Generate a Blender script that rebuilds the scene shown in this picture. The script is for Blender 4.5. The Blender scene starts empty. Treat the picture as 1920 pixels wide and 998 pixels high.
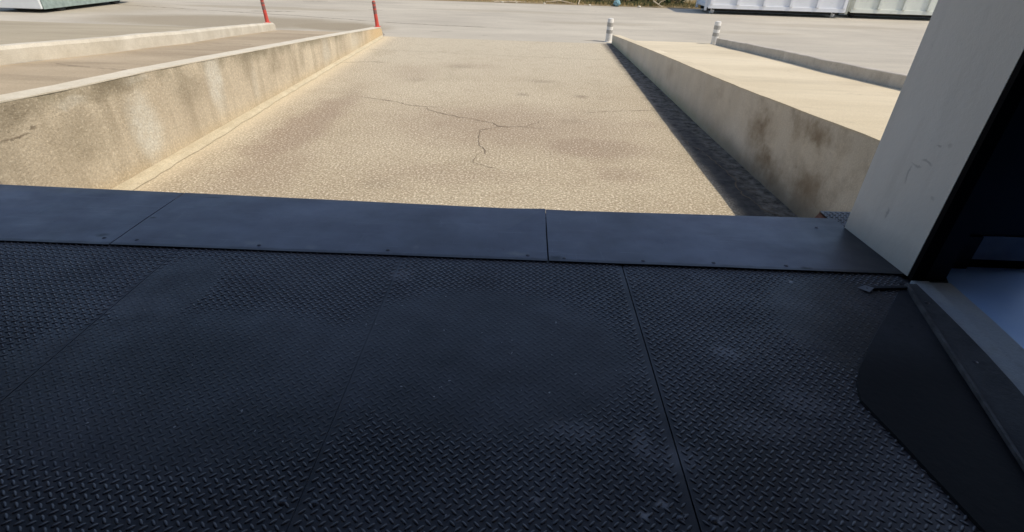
import bpy, bmesh, math, random
import numpy as np
from mathutils import Vector, Matrix
random.seed(7); rng = np.random.default_rng(7)
S = bpy.context.scene; C = S.collection
R = math.radians
G0 = -1.0                      # level of the yard outside, the dock floor is z = 0

# ------------------------------------------------------------------ objects
def link(name, me, mats=(), parent=None):
    o = bpy.data.objects.new(name, me); C.objects.link(o)
    for m in mats: me.materials.append(m)
    if parent: o.parent = parent
    return o
def tag(o, label=None, cat=None, group=None, kind=None):
    if label: o['label'] = label
    if cat: o['category'] = cat
    if group: o['group'] = group
    if kind: o['kind'] = kind
    return o
def thing(name, loc, label, cat, group=None, rz=0):
    o = bpy.data.objects.new(name, None); C.objects.link(o)
    o.location = loc; o.rotation_euler = (0, 0, rz); o.empty_display_size = .2
    return tag(o, label, cat, group)
def copy_tree(o, parent=None):
    c = o.copy(); C.objects.link(c); c.parent = parent
    for ch in [x for x in C.objects if x.parent == o]: copy_tree(ch, c)
    return c

class MB:
    """collects shapes, builds one mesh"""
    def __init__(s): s.bm = bmesh.new(); s.mi = 0
    def _f(s, vs):
        try:
            f = s.bm.faces.new(vs); f.material_index = s.mi; return f
        except ValueError: return None
    def poly(s, pts):
        return s._f([s.bm.verts.new(p) for p in pts])
    def box(s, x0, x1, y0, y1, z0, z1, bev=0, M=None):
        v = [s.bm.verts.new((x, y, z)) for z in (z0, z1) for y in (y0, y1) for x in (x0, x1)]
        fs = [s._f([v[i] for i in q]) for q in ((0,2,3,1),(4,5,7,6),(0,1,5,4),(2,6,7,3),(0,4,6,2),(1,3,7,5))]
        if bev:
            es = list({e for f in fs for e in f.edges})
            r = bmesh.ops.bevel(s.bm, geom=es, offset=bev, segments=2, affect='EDGES', profile=.6)
            v = list({x for f in r['faces'] for x in f.verts} | {x for x in v if x.is_valid})
        if M: bmesh.ops.transform(s.bm, matrix=M, verts=[x for x in v if x.is_valid])
    def loft(s, rings, closed=True, caps=True):
        rows = [[s.bm.verts.new(p) for p in r] for r in rings]
        n = len(rows[0])
        for a, b in zip(rows, rows[1:]):
            for i in range(n if closed else n - 1):
                j = (i + 1) % n
                s._f([a[i], a[j], b[j], b[i]])
        if caps and closed: s._f(rows[0][::-1]); s._f(rows[-1])
    def tube(s, pts, rad, seg=8, caps=True):
        pts = [Vector(p) for p in pts]
        if not hasattr(rad, '__len__'): rad = [rad] * len(pts)
        rings = []
        for i, p in enumerate(pts):
            t = (pts[min(i+1, len(pts)-1)] - pts[max(i-1, 0)]).normalized()
            a = t.cross(Vector((0, 0, 1)) if abs(t.z) < .9 else Vector((1, 0, 0))).normalized(); b = t.cross(a)
            rings.append([p + (a*math.cos(k*math.tau/seg) + b*math.sin(k*math.tau/seg))*rad[i] for k in range(seg)])
        s.loft(rings, caps=caps)
    def lathe(s, prof, c=(0,0,0), seg=20, axis='Z'):
        rings = []
        for r, h in prof:
            ring = []
            for k in range(seg):
                a = k*math.tau/seg; u, w = r*math.cos(a), r*math.sin(a)
                ring.append({'Z': (c[0]+u, c[1]+w, c[2]+h), 'X': (c[0]+h, c[1]+u, c[2]+w)}[axis])
            rings.append(ring)
        s.loft(rings)
    def build(s, name, mats, parent=None, smooth=False, ang=None):
        bmesh.ops.recalc_face_normals(s.bm, faces=s.bm.faces[:])
        if ang is not None:
            for f in s.bm.faces: f.smooth = True
            for e in s.bm.edges:
                if len(e.link_faces) == 2 and e.calc_face_angle(0) > R(ang): e.smooth = False
        elif smooth:
            for f in s.bm.faces: f.smooth = True
        me = bpy.data.meshes.new(name); s.bm.to_mesh(me); s.bm.free()
        return link(name, me, mats if isinstance(mats, (list, tuple)) else (mats,), parent)

def interp(x, xs, ys): return float(np.interp(x, xs, ys))

# ------------------------------------------------------------------ materials
class NT:
    def __init__(s, name):
        s.m = bpy.data.materials.new(name); s.m.use_nodes = True
        s.t = s.m.node_tree; s.n = s.t.nodes; s.l = s.t.links
        s.b = s.n['Principled BSDF']; s.co = s.n.new('ShaderNodeTexCoord').outputs['Object']
    def set(s, sock, v):
        if isinstance(v, bpy.types.NodeSocket): s.l.new(v, sock)
        elif isinstance(v, (tuple, list)) and len(v) == 3 and sock.type == 'RGBA': sock.default_value = (*v, 1)
        else: sock.default_value = v
    def noise(s, scale, det=4, rough=.6, vec=None, out='Fac', dist=0, stretch=None):
        n = s.n.new('ShaderNodeTexNoise'); n.inputs['Scale'].default_value = scale
        n.inputs['Detail'].default_value = det; n.inputs['Roughness'].default_value = rough; n.inputs['Distortion'].default_value = dist
        v = vec or s.co
        if stretch: v = s.vm('MULTIPLY', v, stretch)
        s.l.new(v, n.inputs['Vector']); return n.outputs[out]
    def voro(s, scale, feat='F1', vec=None, out='Distance', rnd=1):
        n = s.n.new('ShaderNodeTexVoronoi'); n.feature = feat; n.inputs['Scale'].default_value = scale
        n.inputs['Randomness'].default_value = rnd
        s.l.new(vec or s.co, n.inputs['Vector']); return n.outputs[out]
    def vm(s, op, a, b=None, out=0):
        n = s.n.new('ShaderNodeVectorMath'); n.operation = op; s.set(n.inputs[0], a)
        if b is not None: s.set(n.inputs[1], b)
        return n.outputs[out]
    def ma(s, op, a, b=0., c=None, clamp=False):
        n = s.n.new('ShaderNodeMath'); n.operation = op; s.set(n.inputs[0], a); s.set(n.inputs[1], b)
        if c is not None: s.set(n.inputs[2], c)
        n.use_clamp = clamp; return n.outputs[0]
    def rng(s, v, a, b, c=0., d=1., smooth=False):
        n = s.n.new('ShaderNodeMapRange'); n.interpolation_type = 'SMOOTHSTEP' if smooth else 'LINEAR'
        s.l.new(v, n.inputs[0])
        for i, x in enumerate((a, b, c, d)): n.inputs[i+1].default_value = x
        return n.outputs[0]
    def mix(s, f, a, b, mode='MIX'):
        n = s.n.new('ShaderNodeMix'); n.data_type = 'RGBA'; n.blend_type = mode
        s.set(n.inputs[0], f); s.set(n.inputs[6], a); s.set(n.inputs[7], b); return n.outputs[2]
    def sep(s, v=None):
        n = s.n.new('ShaderNodeSeparateXYZ'); s.l.new(v or s.co, n.inputs[0]); return n.outputs
    def warp(s, scale, amt, det=3):
        n = s.noise(scale, det, out='Color'); v = s.vm('SUBTRACT', n, (.5, .5, .5))
        return s.vm('ADD', s.co, s.vm('MULTIPLY', v, (amt, amt, amt)))
    def spots(s, lst, vec, soft=.25, gate=None):
        """sum of soft ellipses: (centre xyz, radii xyz, strength)"""
        tot = None
        for c, r, k in lst:
            d = s.vm('LENGTH', s.vm('DIVIDE', s.vm('SUBTRACT', vec, c), r), out=1)
            m = s.rng(d, 1, soft, 0, k, True)
            tot = m if tot is None else s.ma('MAXIMUM', tot, m)
        return tot
    def bump(s, h, strength=.5, dist=.01, prev=None):
        n = s.n.new('ShaderNodeBump'); n.inputs['Strength'].default_value = strength; n.inputs['Distance'].default_value = dist
        s.l.new(h, n.inputs['Height'])
        if prev: s.l.new(prev, n.inputs['Normal'])
        return n.outputs[0]
    def fin(s, col, rough=.9, normal=None, spec=.3, metal=0, **k):
        s.set(s.b.inputs['Base Color'], col); s.set(s.b.inputs['Roughness'], rough)
        s.b.inputs['Specular IOR Level'].default_value = spec; s.set(s.b.inputs['Metallic'], metal)
        if normal: s.l.new(normal, s.b.inputs['Normal'])
        for a, b in k.items(): s.set(s.b.inputs[a], b)
        return s.m

def plain(name, col, rough=.6, var=.25, scale=6, spec=.4, metal=0, bumpd=.002):
    t = NT(name); n = t.noise(scale, 5)
    f = t.rng(n, .3, .7)
    c = t.mix(f, tuple(x*(1-var) for x in col), tuple(min(1, x*(1+var)) for x in col))
    return t.fin(c, t.rng(n, .2, .8, rough*.85, min(1, rough*1.15)), t.bump(t.noise(scale*9, 4), .3, bumpd), spec, metal)

def mat_ramp():
    t = NT('ramp_concrete')
    w = t.warp(1.6, .9, 5)
    big = t.rng(t.noise(.35, 4, .6), .35, .68)
    base = t.mix(big, (.62, .52, .36), (.78, .68, .49))
    y = t.sep()[1]
    base = t.mix(t.rng(y, 9, 17, 0, .8, True), base, (.80, .72, .54))
    # brown-grey worn area in the middle, a dark wheel smear at the left, oil blots
    dark = t.spots([((-.2, 8.6, -1), (3.0, 1.9, 3), .62), ((1.1, 7.6, -1), (1.3, .8, 3), .85), ((-3.5, 8.2, -1), (.6, 3.8, 3), .85),
                    ((-3.3, 6.2, -1), (.8, 1.3, 3), .5), ((-.9, 6.3, -1), (1.6, .5, 3), .35), ((-1.3, 13.8, -1), (1.2, .5, 3), .3),
                    ((1.35, 6.5, -1), (.55, .5, 3), .5), ((-2.6, 12.5, -1), (.7, 1.3, 3), .3), ((2.0, 8.9, -1), (.8, .4, 3), .4)], w)
    base = t.mix(dark, base, (.40, .30, .215))
    w2 = t.warp(5, .25, 3)
    blot = t.spots([((-.02, 10.85, -1), (.22, .25, 2), .6), ((1.17, 10.86, -1), (.24, .22, 2), .75), ((.42, 12.2, -1), (.55, .3, 2), .5), ((-1.6, 13.6, -1), (.5, .35, 2), .4),
                    ((-2.4, 11.9, -1), (.4, .3, 2), .3), ((.9, 9.0, -1), (.4, .25, 2), .3), ((-1.7, 5.9, -1), (.4, .25, 2), .3)], w2, .05)
    base = t.mix(blot, base, (.24, .20, .14))
    olive = t.rng(t.noise(.9, 5, .65, stretch=(1, .6, 1)), .55, .75, 0, .42)
    base = t.mix(olive, base, (.44, .38, .25))
    g3 = t.rng(t.noise(13, 4, .8), .36, .64)
    base = t.mix(t.ma('MULTIPLY', t.ma('SUBTRACT', 1, g3), .34), base, (.30, .235, .16))
    # aggregate grain
    g1 = t.rng(t.noise(34, 3, .8), .36, .64)
    g2 = t.rng(t.noise(90, 2, .7), .35, .65)
    base = t.mix(t.ma('MULTIPLY', t.ma('SUBTRACT', 1, g1), .72), base, (.20, .145, .095))
    base = t.mix(t.rng(g1, .66, 1, 0, .75), base, (.98, .88, .72))
    base = t.mix(t.rng(g2, .6, 1, 0, .22), base, (.9, .82, .68))
    base = t.mix(t.ma('MULTIPLY', t.rng(t.noise(3.2, 6, .7), .5, .72), .3), base, (.33, .25, .17))
    # sandy dust towards the foot of the left wall
    x = t.sep(t.warp(2.5, .22, 4))[0]
    base = t.mix(t.rng(x, -4.1, -4.6, 0, .5, True), base, (.76, .65, .46))
    # dirty gutter strip at the right, wall shadow painted into its dark colour
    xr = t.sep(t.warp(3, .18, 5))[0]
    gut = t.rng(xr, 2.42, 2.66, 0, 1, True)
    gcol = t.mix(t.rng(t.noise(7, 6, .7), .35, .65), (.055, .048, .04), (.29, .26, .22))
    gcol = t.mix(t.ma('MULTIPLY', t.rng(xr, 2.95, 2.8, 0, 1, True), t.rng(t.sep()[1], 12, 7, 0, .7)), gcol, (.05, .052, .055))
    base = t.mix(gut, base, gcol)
    nb = t.bump(t.noise(70, 4, .75), .55, .012); nb = t.bump(t.noise(4, 4), .3, .03, nb)
    return t.fin(base, .92, nb, .2)

def mat_wall_left():
    t = NT('stained_concrete_left')
    st = (1, 1, .22)
    n = t.rng(t.noise(1.3, 5, .65), .3, .7)
    c = t.mix(n, (.62, .525, .39), (.82, .715, .54))
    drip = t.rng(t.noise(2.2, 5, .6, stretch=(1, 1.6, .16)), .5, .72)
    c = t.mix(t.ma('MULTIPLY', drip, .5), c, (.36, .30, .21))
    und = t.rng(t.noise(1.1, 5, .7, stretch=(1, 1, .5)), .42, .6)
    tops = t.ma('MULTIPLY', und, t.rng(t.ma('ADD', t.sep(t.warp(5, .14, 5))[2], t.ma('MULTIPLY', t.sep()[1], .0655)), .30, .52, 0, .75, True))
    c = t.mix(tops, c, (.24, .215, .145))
    w = t.warp(3, .25, 4)
    X = -4.72
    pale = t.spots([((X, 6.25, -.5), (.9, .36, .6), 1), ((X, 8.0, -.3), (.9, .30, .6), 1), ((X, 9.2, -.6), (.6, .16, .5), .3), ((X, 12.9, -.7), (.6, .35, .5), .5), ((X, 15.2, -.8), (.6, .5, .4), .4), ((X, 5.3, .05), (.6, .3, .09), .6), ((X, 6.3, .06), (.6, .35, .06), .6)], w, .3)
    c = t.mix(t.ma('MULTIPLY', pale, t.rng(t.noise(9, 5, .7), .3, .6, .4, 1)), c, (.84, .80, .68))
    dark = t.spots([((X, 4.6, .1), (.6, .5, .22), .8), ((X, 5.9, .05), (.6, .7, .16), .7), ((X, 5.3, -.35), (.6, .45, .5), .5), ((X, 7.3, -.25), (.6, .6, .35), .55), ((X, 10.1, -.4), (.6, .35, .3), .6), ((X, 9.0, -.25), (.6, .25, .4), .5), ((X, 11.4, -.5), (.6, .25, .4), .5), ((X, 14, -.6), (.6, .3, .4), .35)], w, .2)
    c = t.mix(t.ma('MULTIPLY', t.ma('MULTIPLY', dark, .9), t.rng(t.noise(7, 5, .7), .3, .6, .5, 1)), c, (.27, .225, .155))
    c = t.mix(t.spots([((X, 4.55, -.10), (.6, .22, .016), .6), ((X, 4.75, -.06), (.6, .06, .03), .6)], t.warp(9, .09, 4), .3), c, (.10, .07, .045))
    c = t.mix(t.ma('MULTIPLY', t.rng(t.sep()[1], 15.5, 17.8, 0, .8, True), 1.), c, (.80, .56, .28))
    z = t.sep(t.warp(3, .12, 4))[2]
    c = t.mix(t.rng(z, -.78, -.98, 0, .5), c, (.70, .55, .33))
    g = t.rng(t.noise(34, 4, .75), .33, .67)
    c = t.mix(t.ma('MULTIPLY', t.ma('SUBTRACT', 1, g), .45), c, (.22, .17, .115))
    c = t.mix(t.rng(g, .75, 1, 0, .4), c, (.9, .8, .62))
    nb = t.bump(t.noise(42, 4, .7), .8, .014); nb = t.bump(t.noise(5, 4), .35, .03, nb)
    return t.fin(c, .93, nb, .2)

def mat_wall_right():
    t = NT('stained_concrete_right')
    n = t.rng(t.noise(1.1, 5, .6), .3, .7)
    c = t.mix(n, (.62, .54, .42), (.80, .71, .57))
    drip = t.rng(t.noise(2.0, 5, .6, stretch=(1, 1.5, .2)), .45, .75)
    c = t.mix(t.ma('MULTIPLY', drip, .45), c, (.74, .68, .58))
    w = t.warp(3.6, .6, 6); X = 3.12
    br = t.spots([((X, 6.8, -.42), (.9, .5, .45), .85), ((X, 6.4, -.75), (.9, .6, .32), .85), ((X, 5.6, -.1), (.9, .5, .22), .8), ((X, 5.45, -.7), (.9, .55, .38), .8), ((X, 11.2, -.5), (.6, .5, .25), .3), ((X, 6.0, -.05), (.6, .3, .12), .45), ((X, 8.4, -.3), (.6, .3, .2), .25)], w, .15)
    c = t.mix(t.ma('MULTIPLY', t.rng(t.noise(1.5, 6, .7), .48, .68), t.rng(t.sep()[1], 10, 5, .1, .65)), c, (.36, .28, .19))
    c = t.mix(t.ma('MULTIPLY', br, t.rng(t.noise(4, 6, .72), .34, .58, .45, 1)), c, (.24, .17, .10))
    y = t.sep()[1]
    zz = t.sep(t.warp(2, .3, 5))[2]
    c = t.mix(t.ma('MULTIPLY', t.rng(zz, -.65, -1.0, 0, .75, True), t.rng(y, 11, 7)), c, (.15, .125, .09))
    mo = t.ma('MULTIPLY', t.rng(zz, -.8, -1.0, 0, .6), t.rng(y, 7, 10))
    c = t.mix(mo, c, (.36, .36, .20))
    c = t.mix(t.rng(t.noise(14, 5, .75), .62, .75, 0, .45), c, (.2, .16, .11))
    g = t.rng(t.noise(60, 3, .7), .35, .65)
    c = t.mix(t.ma('MULTIPLY', t.ma('SUBTRACT', 1, g), .22), c, (.25, .2, .15))
    return t.fin(c, .93, t.bump(t.noise(45, 4, .7), .45, .008), .2)

def mat_pave(name, a, b, streak=.4, grain=.2, patch=None):
    t = NT(name)
    n = t.rng(t.noise(.45, 6, .65, stretch=(.5, 1, 1)), .32, .68)
    c = t.mix(n, a, b)
    s1 = t.rng(t.noise(1.1, 6, .65, stretch=(.22, 1.2, 1)), .52, .75)
    c = t.mix(t.ma('MULTIPLY', s1, streak), c, tuple(x*.62 for x in a))
    if patch: c = t.mix(t.spots(patch, t.warp(.5, 1.2, 5), .5), c, (.37, .31, .22))
    blot = t.rng(t.noise(2.3, 4, .6), .66, .74)
    c = t.mix(t.ma('MULTIPLY', blot, .35*streak/.4), c, tuple(x*.5 for x in a))
    g = t.rng(t.noise(55, 3, .75), .33, .67)
    c = t.mix(t.ma('MULTIPLY', t.ma('SUBTRACT', 1, g), grain), c, tuple(x*.35 for x in a))
    c = t.mix(t.rng(g, .75, 1, 0, grain), c, tuple(min(1, x*1.35) for x in b))
    nb = t.bump(t.noise(60, 4, .7), .4, .008); nb = t.bump(t.noise(2, 4), .25, .03, nb)
    return t.fin(c, .93, nb, .2)

def mat_concrete(name, a, b, scale=2.5, grain=.3, stain=(.25, .2, .14), st=.4):
    t = NT(name)
    c = t.mix(t.rng(t.noise(scale, 6, .65), .3, .7), a, b)
    c = t.mix(t.ma('MULTIPLY', t.rng(t.noise(scale*2.6, 6, .7), .55, .75), st), c, stain)
    g = t.rng(t.noise(60, 3, .7), .35, .65)
    c = t.mix(t.ma('MULTIPLY', t.ma('SUBTRACT', 1, g), grain), c, tuple(x*.4 for x in a))
    return t.fin(c, .92, t.bump(t.noise(50, 4, .7), .5, .008), .2)

def mat_plate():
    t = NT('black_tread_plate')
    n = t.noise(1.4, 6, .65)
    c = t.mix(t.rng(n, .3, .7), (.034, .035, .044), (.098, .099, .12))
    c = t.mix(t.spots([((-.65, 1.25, 0), (.9, .35, 1), .6), ((-1.5, 1.6, 0), (.6, .5, 1), .5), ((-2.0, 1.2, 0), (.7, .3, 1), .5), ((.75, 1.25, 0), (.25, .35, 1), .4)], t.warp(1.5, .5, 4), .2), c, (.020, .021, .028))
    w = t.warp(6, .12, 4)
    dusty = t.rng(t.noise(2.6, 6, .7), .52, .75, 0, .55)
    c = t.mix(dusty, c, (.115, .12, .155))
    c = t.mix(t.rng(t.noise(1.1, 3, .5, dist=.5), .56, .7, 0, .35), c, (.018, .040, .046))
    sp = t.spots([((.95, 1.78, 0), (.10, .07, .2), .5), ((.50, 1.02, 0), (.035, .02, .2), .9), ((.43, .985, 0), (.02, .028, .2), 1), ((.66, .965, 0), (.03, .02, .2), .8), ((.09, 1.0, 0), (.025, .02, .2), .6),
                  ((-.15, .93, 0), (.012, .01, .2), .9), ((-.74, .99, 0), (.012, .015, .2), .8), ((1.5, 2.38, 0), (.02, .012, .2), 1), ((1.2, 1.05, 0), (.35, .12, .2), .22), ((1.0, 1.35, 0), (.3, .1, .2), .2), ((.25, 1.3, 0), (.2, .08, .2), .22), ((1.25, 1.9, 0), (.3, .12, .2), .15), ((-1.9, 1.95, 0), (.4, .14, .2), .15), ((.6, 1.2, 0), (.12, .1, .2), .35), ((.48, 1.25, 0), (.06, .1, .2), .4), ((-.62, 2.3, 0), (.1, .08, .2), .3), ((1.15, 1.5, 0), (.16, .12, .2), .3)], w, .1)
    c = t.mix(sp, c, (.42, .42, .46))
    fleck = t.rng(t.noise(44, 2, .5), .72, .75)
    c = t.mix(fleck, c, (.35, .34, .36))
    z = t.sep()[2]
    worn = t.ma('MULTIPLY', t.rng(z, .0018, .0030), t.rng(t.noise(1.7, 5, .65), .45, .62, 0, .85, True))  # worn lug tops, with glints painted in as paler colour
    c = t.mix(worn, c, (.38, .38, .41))
    c = t.mix(t.spots([((1.62, 1.85, 0), (.42, .45, 1), .6)], w, .2), c, (.016, .017, .022))
    c = t.mix(t.rng(z, .0010, .0026, 0, .75), c, (.20, .203, .235))
    r = t.rng(t.noise(3, 6, .7), .3, .7, .36, .62)
    return t.fin(c, r, t.bump(t.noise(90, 4, .7), .25, .003), .5)

def mat_strip():
    t = NT('bare_steel_sheet')
    n = t.noise(1.2, 5, .6)
    c = t.mix(t.rng(n, .3, .7), (.10, .103, .13), (.19, .197, .25))
    w = t.warp(9, .06, 4)
    sp = t.spots([((-.0, 2.56, 0), (.09, .035, .1), .7), ((-1.55, 2.58, 0), (.10, .04, .1), .45), ((-1.2, 2.55, 0), (.06, .03, .1), .5), ((-2.0, 2.62, 0), (.06, .03, .1), .4), ((.38, 2.70, 0), (.05, .05, .1), .25), ((-.6, 2.6, 0), (.03, .06, .1), .35)], w, .1)
    c = t.mix(sp, c, (.26, .26, .26))
    dk = t.spots([((1.65, 2.52, 0), (.05, .02, .1), .9), ((-2.45, 2.60, 0), (.06, .03, .1), .7), ((-2.3, 2.85, 0), (.03, .02, .1), .8), ((.22, 2.53, 0), (.06, .03, .1), .8), ((-2.1, 3.18, 0), (.08, .012, .1), .7), ((1.2, 2.9, 0), (.14, .05, .1), .2)], w, .1)
    c = t.mix(dk, c, (.012, .012, .014))
    c = t.mix(t.rng(t.noise(30, 6, .75), .60, .75, 0, .35), c, (.022, .022, .028))
    c = t.mix(t.rng(t.noise(6, 5, .7, stretch=(.3, 9, 1), dist=.4), .60, .68, 0, .45), c, (.26, .27, .32))
    c = t.mix(t.rng(t.noise(5, 5, .7, stretch=(7, .5, 1), dist=.5), .63, .70, 0, .4), c, (.22, .23, .27))
    c = t.mix(t.rng(t.sep(t.warp(14, .03, 4))[1], 2.535, 2.505, 0, .6, True), c, (.03, .03, .035))
    c = t.mix(t.rng(t.sep(t.warp(9, .05, 4))[1], 3.15, 3.22, 0, .35, True), c, (.22, .20, .17))
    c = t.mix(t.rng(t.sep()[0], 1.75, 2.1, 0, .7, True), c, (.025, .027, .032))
    r = t.rng(t.noise(4, 6, .7, stretch=(.6, 1, 1)), .3, .7, .34, .58)
    nb = t.bump(t.noise(2.2, 3), .25, .02); nb = t.bump(t.noise(120, 3, .7), .12, .002, nb)
    return t.fin(c, r, nb, .55, .25)

def mat_rubber():
    t = NT('black_floor_rubber')
    w = t.warp(4, .12, 5); x, y, _ = t.sep(w)
    c = t.mix(t.rng(t.noise(3, 6, .7), .3, .7), (.035, .038, .048), (.060, .064, .078))
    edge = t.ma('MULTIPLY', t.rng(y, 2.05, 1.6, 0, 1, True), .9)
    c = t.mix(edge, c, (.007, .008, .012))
    c = t.mix(t.ma('MULTIPLY', t.rng(t.noise(40, 4, .7), .55, .7), .4), c, (.01, .01, .013))
    return t.fin(c, .7, t.bump(t.noise(30, 4), .4, .004), .25)

def mat_jamb():
    t = NT('painted_plaster_jamb')
    c = t.mix(t.rng(t.noise(1.2, 5, .6), .3, .7), (.90, .87, .81), (.95, .925, .88))
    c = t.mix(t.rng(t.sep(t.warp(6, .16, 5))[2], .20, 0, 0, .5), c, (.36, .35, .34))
    c = t.mix(t.rng(t.noise(2.5, 6, .7, stretch=(1, 2, .35)), .55, .75, 0, .22), c, (.52, .50, .46))
    c = t.mix(t.rng(t.noise(16, 6, .75), .66, .76, 0, .4), c, (.38, .37, .36))
    w = t.warp(10, .07, 4)
    scr = t.spots([((2.17, 2.69, .60), (.3, .055, .012), .8), ((2.17, 2.77, .50), (.3, .012, .06), .8), ((2.17, 2.66, .7), (.3, .03, .01), .8), ((2.17, 2.74, .56), (.3, .05, .01), .7), ((2.17, 2.80, .25), (.3, .01, .04), .7), ((2.17, 2.60, .72), (.3, .02, .02), .5), ((2.17, 2.55, .45), (.3, .02, .015), .5)], w, .3)
    c = t.mix(t.ma('MULTIPLY', scr, .55), c, (.34, .33, .32))
    yy = t.sep()[1]
    return t.fin(c, .75, t.bump(t.noise(35, 5, .7), .3, .004), .3)

M = dict(
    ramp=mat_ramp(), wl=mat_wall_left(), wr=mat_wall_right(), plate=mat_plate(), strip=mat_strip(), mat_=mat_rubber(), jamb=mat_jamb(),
    road=mat_pave('worn_road_asphalt', (.50, .45, .37), (.63, .57, .465), .42, .30, [((-11, 20.8, -1), (6.6, 2.6, 3), .9), ((-7, 20.4, -1), (2.6, 1.6, 3), 1), ((-22, 24, -1), (9, 4, 3), .6), ((-12, 26, -1), (6, .9, 3), .5), ((3, 24, -1), (3.5, .7, 3), .35), ((9, 22.5, -1), (2.5, .5, 3), .35), ((-1, 28, -1), (5, .8, 3), .35), ((14, 26, -1), (5, .8, 3), .3)]),
    lane_r=mat_pave('pale_lane_concrete', (.66, .56, .395), (.82, .71, .52), .42, .2),
    lane_l=mat_pave('brown_lane_concrete', (.40, .315, .215), (.57, .465, .33), .6, .28),
    yard_l=mat_pave('left_yard_asphalt', (.39, .33, .235), (.52, .45, .33), .45, .16),
    yard_r=mat_pave('right_yard_asphalt', (.60, .54, .45), (.72, .655, .55), .2, .14),
    coping=mat_concrete('pale_coping_mortar', (.68, .61, .48), (.82, .75, .62), 3, .2, (.5, .43, .31), .5),
    kerb=mat_concrete('pale_kerb_concrete', (.60, .54, .43), (.78, .72, .60), 2.5, .2, (.45, .40, .30), .3),
    kerb_r=mat_concrete('grey_kerb_concrete', (.50, .45, .38), (.66, .60, .52), 2.5, .25, (.25, .2, .15), .5),
    footing=mat_concrete('sandy_footing_concrete', (.56, .48, .335), (.74, .65, .47), 4, .4, (.40, .32, .2), .6),
    crack=plain('crack_dirt', (.17, .13, .09), .95),
    cement=mat_concrete('dock_floor_concrete', (.10, .10, .11), (.16, .16, .17), 2),
    facade=mat_concrete('facade_render', (.60, .60, .58), (.70, .70, .67), .7, .1),
    ceil=plain('ceiling_sheet', (.16, .16, .18), .8),
    inwall=plain('dark_inner_wall', (.10, .105, .12), .8),
    black=plain('black_door_sheet', (.006, .007, .010), .55, spec=.25),
    seam=plain('black_rubber_seal', (.004, .004, .006), .9, spec=.1),
    sill=mat_concrete('worn_grey_sill_steel', (.075, .08, .09), (.15, .155, .165), 3, .15, (.03, .03, .03), .5),
    dimrail=plain('dusty_rail_paint', (.10, .10, .11), .5, .5, 12),
    skirt=plain('grey_skirting_paint', (.24, .25, .28), .6),
    border=mat_concrete('grey_border_paint', (.42, .48, .56), (.56, .60, .62), 2.2, .1, (.2, .21, .17), .5),
    blue=None,
    ground=mat_pave('dry_earth', (.30, .24, .15), (.42, .34, .22), .4, .4),
    screw=plain('dull_screw_steel', (.10, .10, .115), .4, metal=.8),
    rust=mat_concrete('rusty_steel', (.12, .05, .03), (.22, .10, .06), 12, .3),
    white_pl=plain('white_post_plastic', (.80, .77, .71), .55, .1),
    grey_band=plain('grey_reflective_band', (.42, .40, .36), .5, .3, 30),
    red_pl=plain('faded_red_plastic', (.62, .085, .06), .5, .2),
    red_band=plain('dirty_brown_band', (.27, .13, .11), .6, .4, 30),
    bin_w=mat_concrete('white_container_paint', (.80, .81, .83), (.88, .88, .89), 1.2, .05, (.42, .42, .42), .25),
    bin_g=mat_concrete('greenish_white_container_paint', (.70, .72, .64), (.82, .83, .75), 1.2, .05, (.34, .38, .28), .5),
    dark_steel=plain('dark_underframe_steel', (.03, .03, .032), .7),
    van_w=plain('white_van_paint', (.82, .84, .82), .3, .03, spec=.5),
    van_d=plain('green_grey_sill_plastic', (.30, .37, .34), .5),
    tyre=plain('tyre_rubber', (.02, .02, .02), .85), rim=plain('grey_rim_metal', (.4, .4, .4), .4, metal=.7),
    glass=plain('dark_car_glass', (.02, .03, .035), .08, spec=.6), lamp=plain('red_lamp_plastic', (.4, .02, .02), .3),
    clear=plain('clear_lamp_plastic', (.7, .7, .68), .2),
    wood=plain('pale_dry_wood', (.62, .52, .38), .9, .3, 10), bark=plain('bark', (.10, .075, .05), .95, .4, 12),
    bag=plain('teal_plastic_bag', (.22, .38, .42), .4, .3, 10),
)
t = NT('blue_pane_reflection')  # blue colour stands in for sky reflected in a glass pane
cb = t.mix(t.rng(t.noise(1.6, 5, .6), .3, .7), (.27, .50, .98), (.36, .60, 1))
M['blue'] = t.fin(cb, t.rng(t.noise(3, 5), .3, .7, .3, .5), t.bump(t.noise(3, 3), .1, .01), .5)
def leafmat(name, a, b):
    t = NT(name); c = t.mix(t.rng(t.noise(9, 3), .35, .65), a, b); return t.fin(c, .7, None, .25)
M['leaf'] = leafmat('dark_leaves', (.018, .035, .012), (.07, .11, .035))
M['leaf2'] = leafmat('olive_leaves', (.06, .08, .03), (.16, .17, .07))
M['leaf3'] = leafmat('purple_brown_leaves', (.05, .035, .03), (.12, .09, .07))
M['straw'] = leafmat('straw_blades', (.34, .24, .09), (.60, .46, .22))

# ------------------------------------------------------------------ setting
LY = [3.0, 4.6, 9.9, 13, 19.0, 60]; LZ = [.26, .17, -.19, -.45, -1.0, -1.0]
RY = [3.0, 4.6, 5.4, 7.5, 11.6, 15, 19.1, 60]; RZ = [.22, .125, .078, -.075, -.36, -.62, -1.0, -1.0]
LT = [(3.09, .31), (4.6, .227), (5.5, .168), (6.7, .108), (9.9, -.113), (12.6, -.300), (15, -.478), (17.4, -.655), (18.15, -.705)]
RT = [(3.09, .25), (4.64, .145), (5.38, .093), (7.5, -.055), (11.6, -.300), (14.7, -.49), (17.8, -.696), (18.4, -.735)]
def lt(y): return interp(y, [a for a, b in LT], [b for a, b in LT])
def rt(y): return interp(y, [a for a, b in RT], [b for a, b in RT])
def lx(y): return interp(y, [3.09, 5.435, 18.37], [-4.72, -4.70, -4.745])
def rx(y): return interp(y, [3.09, 5.344, 6.494, 8.713, 12.19, 18.53], [3.26, 3.205, 3.157, 3.086, 3.015, 2.864])
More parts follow.
